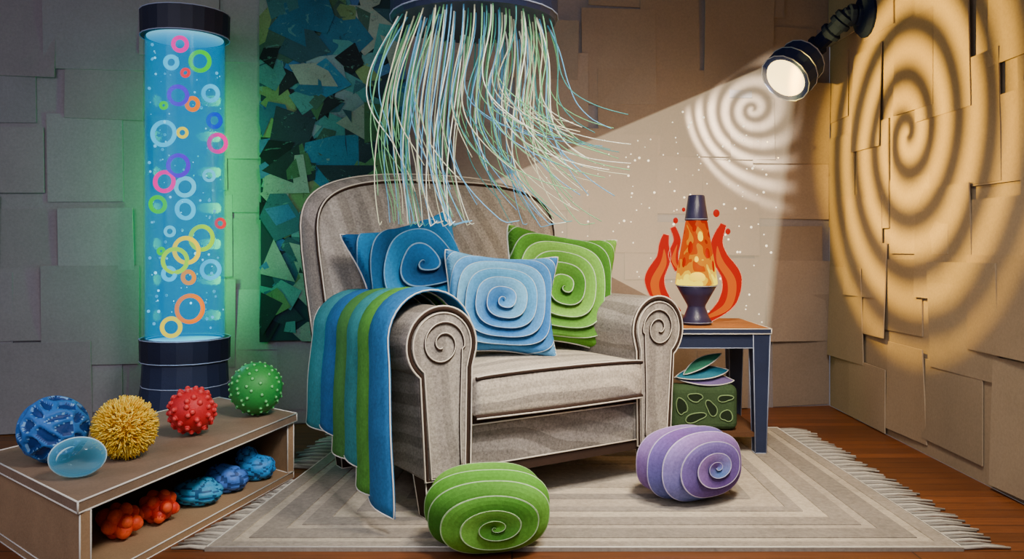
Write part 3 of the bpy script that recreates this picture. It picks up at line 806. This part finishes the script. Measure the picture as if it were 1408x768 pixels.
rings = [('pink',250,62,9),('green',273,83,13),('cyan',238,87,8),('red',257,101,5),('cyan',283,125,10),('purple',247,132,12),('orange',265,143,8),('blue',286,162,9),('cyan',227,184,16),('yellow',253,183,6),('pink',288,193,12),('purple',248,228,14),('pale',282,240,7),('pink',229,250,13),('pale',256,257,12),('green',218,281,10),('cyan',257,288,12),('red',291,306,6),('lime',275,327,16),('yellow',258,344,17),('lime',243,358,16),('green',224,345,4),('cyan',283,371,12),('cyan',235,376,8),('peach',260,381,8),('orange',262,424,18),('yellow',238,449,12),('green',228,146,4),('pale',236,318,6)]
rr = random.Random(11)
for cn, px, py, rp_ in rings:
    d0 = 4.06; p = at(px, py, d0)-TB
    mx_ = math.sqrt(max(.0004, (RT-.02)**2-p.x**2))
    p.y = -mx_*rr.uniform(.92,.99); r_ = rp_*d0/F
    g = G(); g.xf = Matrix.Translation(p) @ Matrix.Rotation(rr.uniform(-.15,.15), 4, 'X') @ Matrix.Rotation(rr.uniform(-.12,.12), 4, 'Z')
    g.tube([(r_*math.cos(TAU*k/28), 0, r_*math.sin(TAU*k/28)) for k in range(28)], .0105 if rp_ > 7 else .0078, 8, True)
    g.build('bubble_ring', gm[cn], bt)
g = G()
for k in range(130):
    a = rr.uniform(0,TAU); q_ = (RT-.014)*math.sqrt(rr.uniform(.3,1)); r_ = rr.choice([.003,.003,.004,.006,.008])
    g.ball((q_*math.cos(a), q_*math.sin(a), rr.uniform(.56,2.0)), r_, 8, 5)
o = g.build('small_bubbles', glow('bubble_white', '80e8ff', 1.1), bt); o['kind'] = 'stuff'

# ------------------------------------------------------------------ fibre optic lamp
FC = Vector((-.155, 3.45, 1.905)); FR_ = .335
fo = thing('fibre_optic_lamp', 'hanging navy ring lamp with a cascade of glowing white and green optical fibres', 'lamp', FC)
g = G(); g.lathe([(.1,.0),(FR_,.0),(FR_+.01,.02),(FR_+.01,.12),(FR_-.03,.20),(.05,.21)], 28, 0, False)
g.tube([((FR_+.011)*math.cos(TAU*j/28), (FR_+.011)*math.sin(TAU*j/28), .02) for j in range(28)], .003, 4, True, mat=1)
g.build('ring_housing', [NAVY, NEDGE], fo)
g = G(); g.lathe([(.012,.2),(.012,HT-FC.z-.03),(.02,HT-FC.z-.03),(.08,HT-FC.z-.02),(.08,HT-FC.z-.001)], 20); g.build('hanging_rod', NAVYD, fo)
fm = [glow('fibre_cream', 'd8d8b8', .20), glow('fibre_green', '78ba84', .20), glow('fibre_blue', '64acd8', .20), glow('fibre_teal', '459090', .15), glow('fibre_white', 'eef2e2', .34)]
rr = random.Random(63)
# every strand bows outward, falls in one smooth wave shared with its neighbours,
# and drifts to the right near its tip
def sstep(t): t = min(1, max(0, t)); return t*t*(3-2*t)
def fibre(g, i, N_, mat=0):
    a = TAU*((i*.61803) % 1)+rr.uniform(-.06,.06); q_ = FR_*.96*math.sqrt(rr.uniform(.28,1))
    cx, sy = math.cos(a), math.sin(a)
    root = Vector((q_*cx, q_*sy, .002))
    ln = rr.choice([rr.uniform(.45,.72), rr.uniform(.65,.92), rr.uniform(.80,1.04)])
    bow = (.10+.045*math.sin(2*a+.7))*(q_/FR_)+rr.gauss(0,.016)
    wv = .034+.014*math.sin(a+2)+rr.gauss(0,.008); ph = 1.2+.9*math.sin(a*1.5)+rr.gauss(0,.25); f1 = 4.2+.7*math.cos(a)+rr.gauss(0,.25)
    dr = max(.02, .13+.10*cx+rr.gauss(0,.06))
    if cx > .0 and rr.random() < .28: dr += rr.uniform(.14,.30)
    pts = []
    for k in range(33):
        t = k/32
        bo = bow*(math.sin(PI*min(1, t*1.15)*.62)-.35*sstep((t-.5)/.5))
        x = root.x+cx*bo-.03*sstep(t*2)*(1-t)+wv*(math.sin(f1*t+ph)-math.sin(ph))*sstep(t*1.4)+dr*sstep((t-.25)/.95)*t
        y = root.y*(1-.2*t)+sy*bo*.6+.015*math.sin(3*t+ph)*t
        z = root.z-ln*(t-.60*dr*t**3)
        pts.append((x, min(y, .34), max(z, .96-FC.z+.004*k)))
    g.tube(pts, [.0030-.0013*k/32 for k in range(33)], 5, mat=mat)
for i in range(98):
    g = G(); fibre(g, i, 98); g.build('fibre', fm[rr.choice([0,0,1,2,4,3,1,2])], fo)
g = G()
for i in range(56): fibre(g, i+98, 56, rr.choice([0,1,2,3,4,1,2]))
o = g.build('fibre_bundle', fm, fo); o['kind'] = 'stuff'

# ------------------------------------------------------------------ spotlight
SPN = paper('spotlight_navy', '1a2a5c', grain=.15, var=.15, rough=.75, spec=.15)
SPD = paper('spotlight_arm_navy', '0e1a40', grain=.15, var=.15, rough=.8, spec=.1)
HC = at(1095, 92, 4.72); ax = Vector((-.66,-.42,-.62)).normalized()
sl = thing('spotlight', 'navy adjustable spotlight on a jointed arm fixed to the right wall', 'spotlight', Vector((1.966, 4.61, 2.26)))
q_ = (-ax).to_track_quat('Z', 'Y').to_matrix().to_4x4()
HM = Matrix.Translation(HC) @ q_ @ Matrix.Scale(1.16, 4)
g = G(); g.xf = HM
g.lathe([(.10,-.10),(.125,-.105),(.127,-.03),(.112,-.025),(.112,.06),(.07,.10),(.03,.115)], 16, 0, False)
for r_, z in ((.126,-.105),(.128,-.03),(.113,.06)):
    g.tube([(r_*math.cos(TAU*j/16), r_*math.sin(TAU*j/16), z) for j in range(16)], .0028, 4, True, mat=1)
g.build('lamp_head', [SPN, NEDGE], sl, 'world')
g = G(); g.xf = HM; g.lathe([(.02,-.112),(.095,-.110),(.1,-.1),(.02,-.1)], 28); g.build('lens', glow('lens_glow', 'ffdc8c', 4.5), sl, 'world')
pA = Vector((1.93,4.61,2.26)); pB = HC-ax*.115
ctl = [pA, pA+Vector((-.08,.0,.0)), pA+Vector((-.12,.04,-.05)), pB+Vector((.03,.02,.03)), pB]
g = G(); path = []
for i in range(len(ctl)-1):
    for k in range(4): path.append(ctl[i].lerp(ctl[i+1], k/4))
path.append(pB)
g.tube(path, .046, 10, smooth=False)
for i in range(1, len(path)-1, 2):
    t = (path[i+1]-path[i-1]).normalized()
    g.tube([path[i]-t*.018, path[i]-t*.012, path[i]+t*.012, path[i]+t*.018], [.050,.060,.060,.050], 12, smooth=False)
g.build('jointed_arm', SPD, sl, 'world')
g = G(); g.xf = Matrix.Translation((1.955,4.61,2.26)) @ Matrix.Rotation(-PI/2, 4, 'Y')
g.lathe([(.04,-.012),(.12,-.012),(.125,.01),(.105,.035),(.05,.04)], 16, 0, False); g.build('wall_plate', SPD, sl, 'world')
# beam of light: a glowing wedge stands in for lit dusty air
s0 = at(1069, 112, 4.66); s1 = at(840, 380, 4.64)
h0 = (at(1092,128,4.66)-at(1046,92,4.66))*.5; h1 = (at(1050,490,4.64)-at(630,270,4.64))*.5
ty = Vector((0,1,0))
g = G()
g.hexa([s0-h0-ty*.06, s0+h0-ty*.06, s0+h0+ty*.06, s0-h0+ty*.06], [s1-h1-ty*.09, s1+h1-ty*.09, s1+h1+ty*.09, s1-h1+ty*.09])
beam = g.build('light_cone', vol_mat('beam_glow', (1,.78,.48,1), 2.5, (.8,.8,.8,1), .4), outward=True); tag(beam, 'pale fan of light falling from the spotlight through dusty air', 'light beam')
g = G(); rr = random.Random(31)
for k in range(150):
    t = rr.uniform(.1,1)**.7; w = rr.uniform(-.95,.95); p = s0.lerp(s1, t)+(h0.lerp(h1, t))*w+Vector((0,rr.uniform(-.05,.05),0))
    g.ball(p, rr.choice([.003,.004,.004,.006,.007]), 6, 4)
o = g.build('dust_specks', glow('speck_white', 'fff8e0', 1.2)); tag(o, 'white dust specks drifting in the spotlight beam', 'dust', None, 'stuff')

# ------------------------------------------------------------------ lights
def aim(o, tgt): o.rotation_euler = (Vector(tgt)-o.location).to_track_quat('-Z', 'Y').to_euler()
def light(name, kind, loc, energy, col, tgt=None, **k):
    l = bpy.data.lights.new(name, kind); l.energy = energy; l.color = col
    for a, b in k.items(): setattr(l, a, b)
    o = bpy.data.objects.new(name, l); COL.objects.link(o); o.location = loc
    if tgt is not None: aim(o, tgt)
    return o
def gobo(name, loc, tgt, energy, col, angle, spacing, blend=.4, rmax=1, sgn=1, pw=.85, mask=None, contrast=.62, fp=3.0):
    o = light(name, 'SPOT', loc, energy, col, tgt, spot_size=D(angle), spot_blend=blend, shadow_soft_size=.01)
    l = o.data; l.use_nodes = True; nt = l.node_tree; em = [n for n in nt.nodes if n.type == 'EMISSION'][0]
    tc = nt.nodes.new('ShaderNodeTexCoord'); sp = nt.nodes.new('ShaderNodeSeparateXYZ'); nt.links.new(tc.outputs['Normal'], sp.inputs[0])
    x = MN(nt, 'DIVIDE', sp.outputs[0], sp.outputs[2]); y = MN(nt, 'DIVIDE', sp.outputs[1], sp.outputs[2])
    r = MN(nt, 'SQRT', MN(nt, 'ADD', MN(nt, 'MULTIPLY', x, x), MN(nt, 'MULTIPLY', y, y)))
    th = MN(nt, 'MULTIPLY', MN(nt, 'ARCTAN2', y, x), sgn)
    ph = MN(nt, 'SUBTRACT', MN(nt, 'MULTIPLY', MN(nt, 'POWER', r, pw), TAU/spacing), th)
    s_ = MN(nt, 'ADD', MN(nt, 'MULTIPLY', MN(nt, 'SINE', ph), contrast), .46)
    s_ = MN(nt, 'MINIMUM', MN(nt, 'MAXIMUM', s_, 0.03), 1.0)
    fo_ = MN(nt, 'MAXIMUM', MN(nt, 'SUBTRACT', 1.0, MN(nt, 'POWER', MN(nt, 'DIVIDE', r, rmax), fp)), 0.0)
    fo_ = MN(nt, 'MULTIPLY', fo_, MN(nt, 'POWER', MN(nt, 'ADD', 1.0, MN(nt, 'MULTIPLY', r, r)), 1.5))
    if mask:   # soft cuts added to shape the light: keep what lies inside the cone
        for ax_, ay_, c_ in mask:
            v = MN(nt, 'ADD', MN(nt, 'ADD', MN(nt, 'MULTIPLY', x, ax_), MN(nt, 'MULTIPLY', y, ay_)), c_)
            v = MN(nt, 'MINIMUM', MN(nt, 'MAXIMUM', MN(nt, 'MULTIPLY', v, 4.0), 0.0), 1.0)
            fo_ = MN(nt, 'MULTIPLY', fo_, v)
    nt.links.new(MN(nt, 'MULTIPLY', s_, fo_), em.inputs['Strength'])
    return o
gobo('unseen_spiral_spot', (.98,4.15,1.54), (1.97,4.15,1.54), 340, (1,.60,.07), 128, .245, .3, 1.22, pw=.85, fp=2.2, contrast=.50)  # unseen spot in mid-air that throws the golden wall spiral
wc = on_wall(1035); wc.z = 1.82
# x = -right, y = -up in lamp space
gobo('beam_spiral_projector', (1.30,4.58,1.74), wc, 84, (1,.92,.72), 150, .205, .3, 1.3, pw=.75, mask=[(-.36,1,.52),(1,0,.45)], contrast=.55, fp=2.5)
light('key', 'AREA', (.55,1.5,2.62), 33, (1,.95,.88), (-.05,3.45,.35), size=.6, spread=D(95))
light('front_fill', 'AREA', (-.3,.2,1.9), 10, (1,.97,.93), (-.1,3.4,.6), size=1.2, spread=D(110))
light('rug_light', 'AREA', (.95,2.5,2.55), 24, (1,.84,.58), (.75,3.4,0), size=.35, spread=D(95))
light('left_fill', 'AREA', (-2.4,1.4,1.9), 24, (.88,.84,1), (-2.0,4.2,1.4), size=1.5)
for k in range(7):
    z = .62+k*.19
    light('tube_glow', 'POINT', TB+Vector((0,.14,z)), 7.0 if 0 < k < 6 else 4.0, (.02,1,.10), shadow_soft_size=.03, specular_factor=0)
light('tube_blue', 'POINT', TB+Vector((0.1,-.3,.75)), 3, (.2,.7,1), shadow_soft_size=.1, specular_factor=0)
light('lava_light', 'POINT', LL+Vector((0,-.16,.3)), 2.2, (1,.5,.12), shadow_soft_size=.05, specular_factor=0)
light('lava_back_light', 'POINT', LL+Vector((0,.24,.3)), 4.5, (1,.6,.22), shadow_soft_size=.05, specular_factor=0)
w = bpy.data.worlds.new('World'); S.world = w; w.use_nodes = True
w.node_tree.nodes['Background'].inputs[0].default_value = (.63,.62,.70,1); w.node_tree.nodes['Background'].inputs[1].default_value = .24

# ------------------------------------------------------------------ camera
cam = bpy.data.cameras.new('Camera'); co_ = bpy.data.objects.new('Camera', cam); COL.objects.link(co_)
co_.location = (0,0,1); co_.rotation_euler = (PI/2,0,0)
cam.sensor_width = 36; cam.lens = 36*F/1408; cam.shift_y = -(384-HY)/1408; cam.clip_start = .05
S.camera = co_
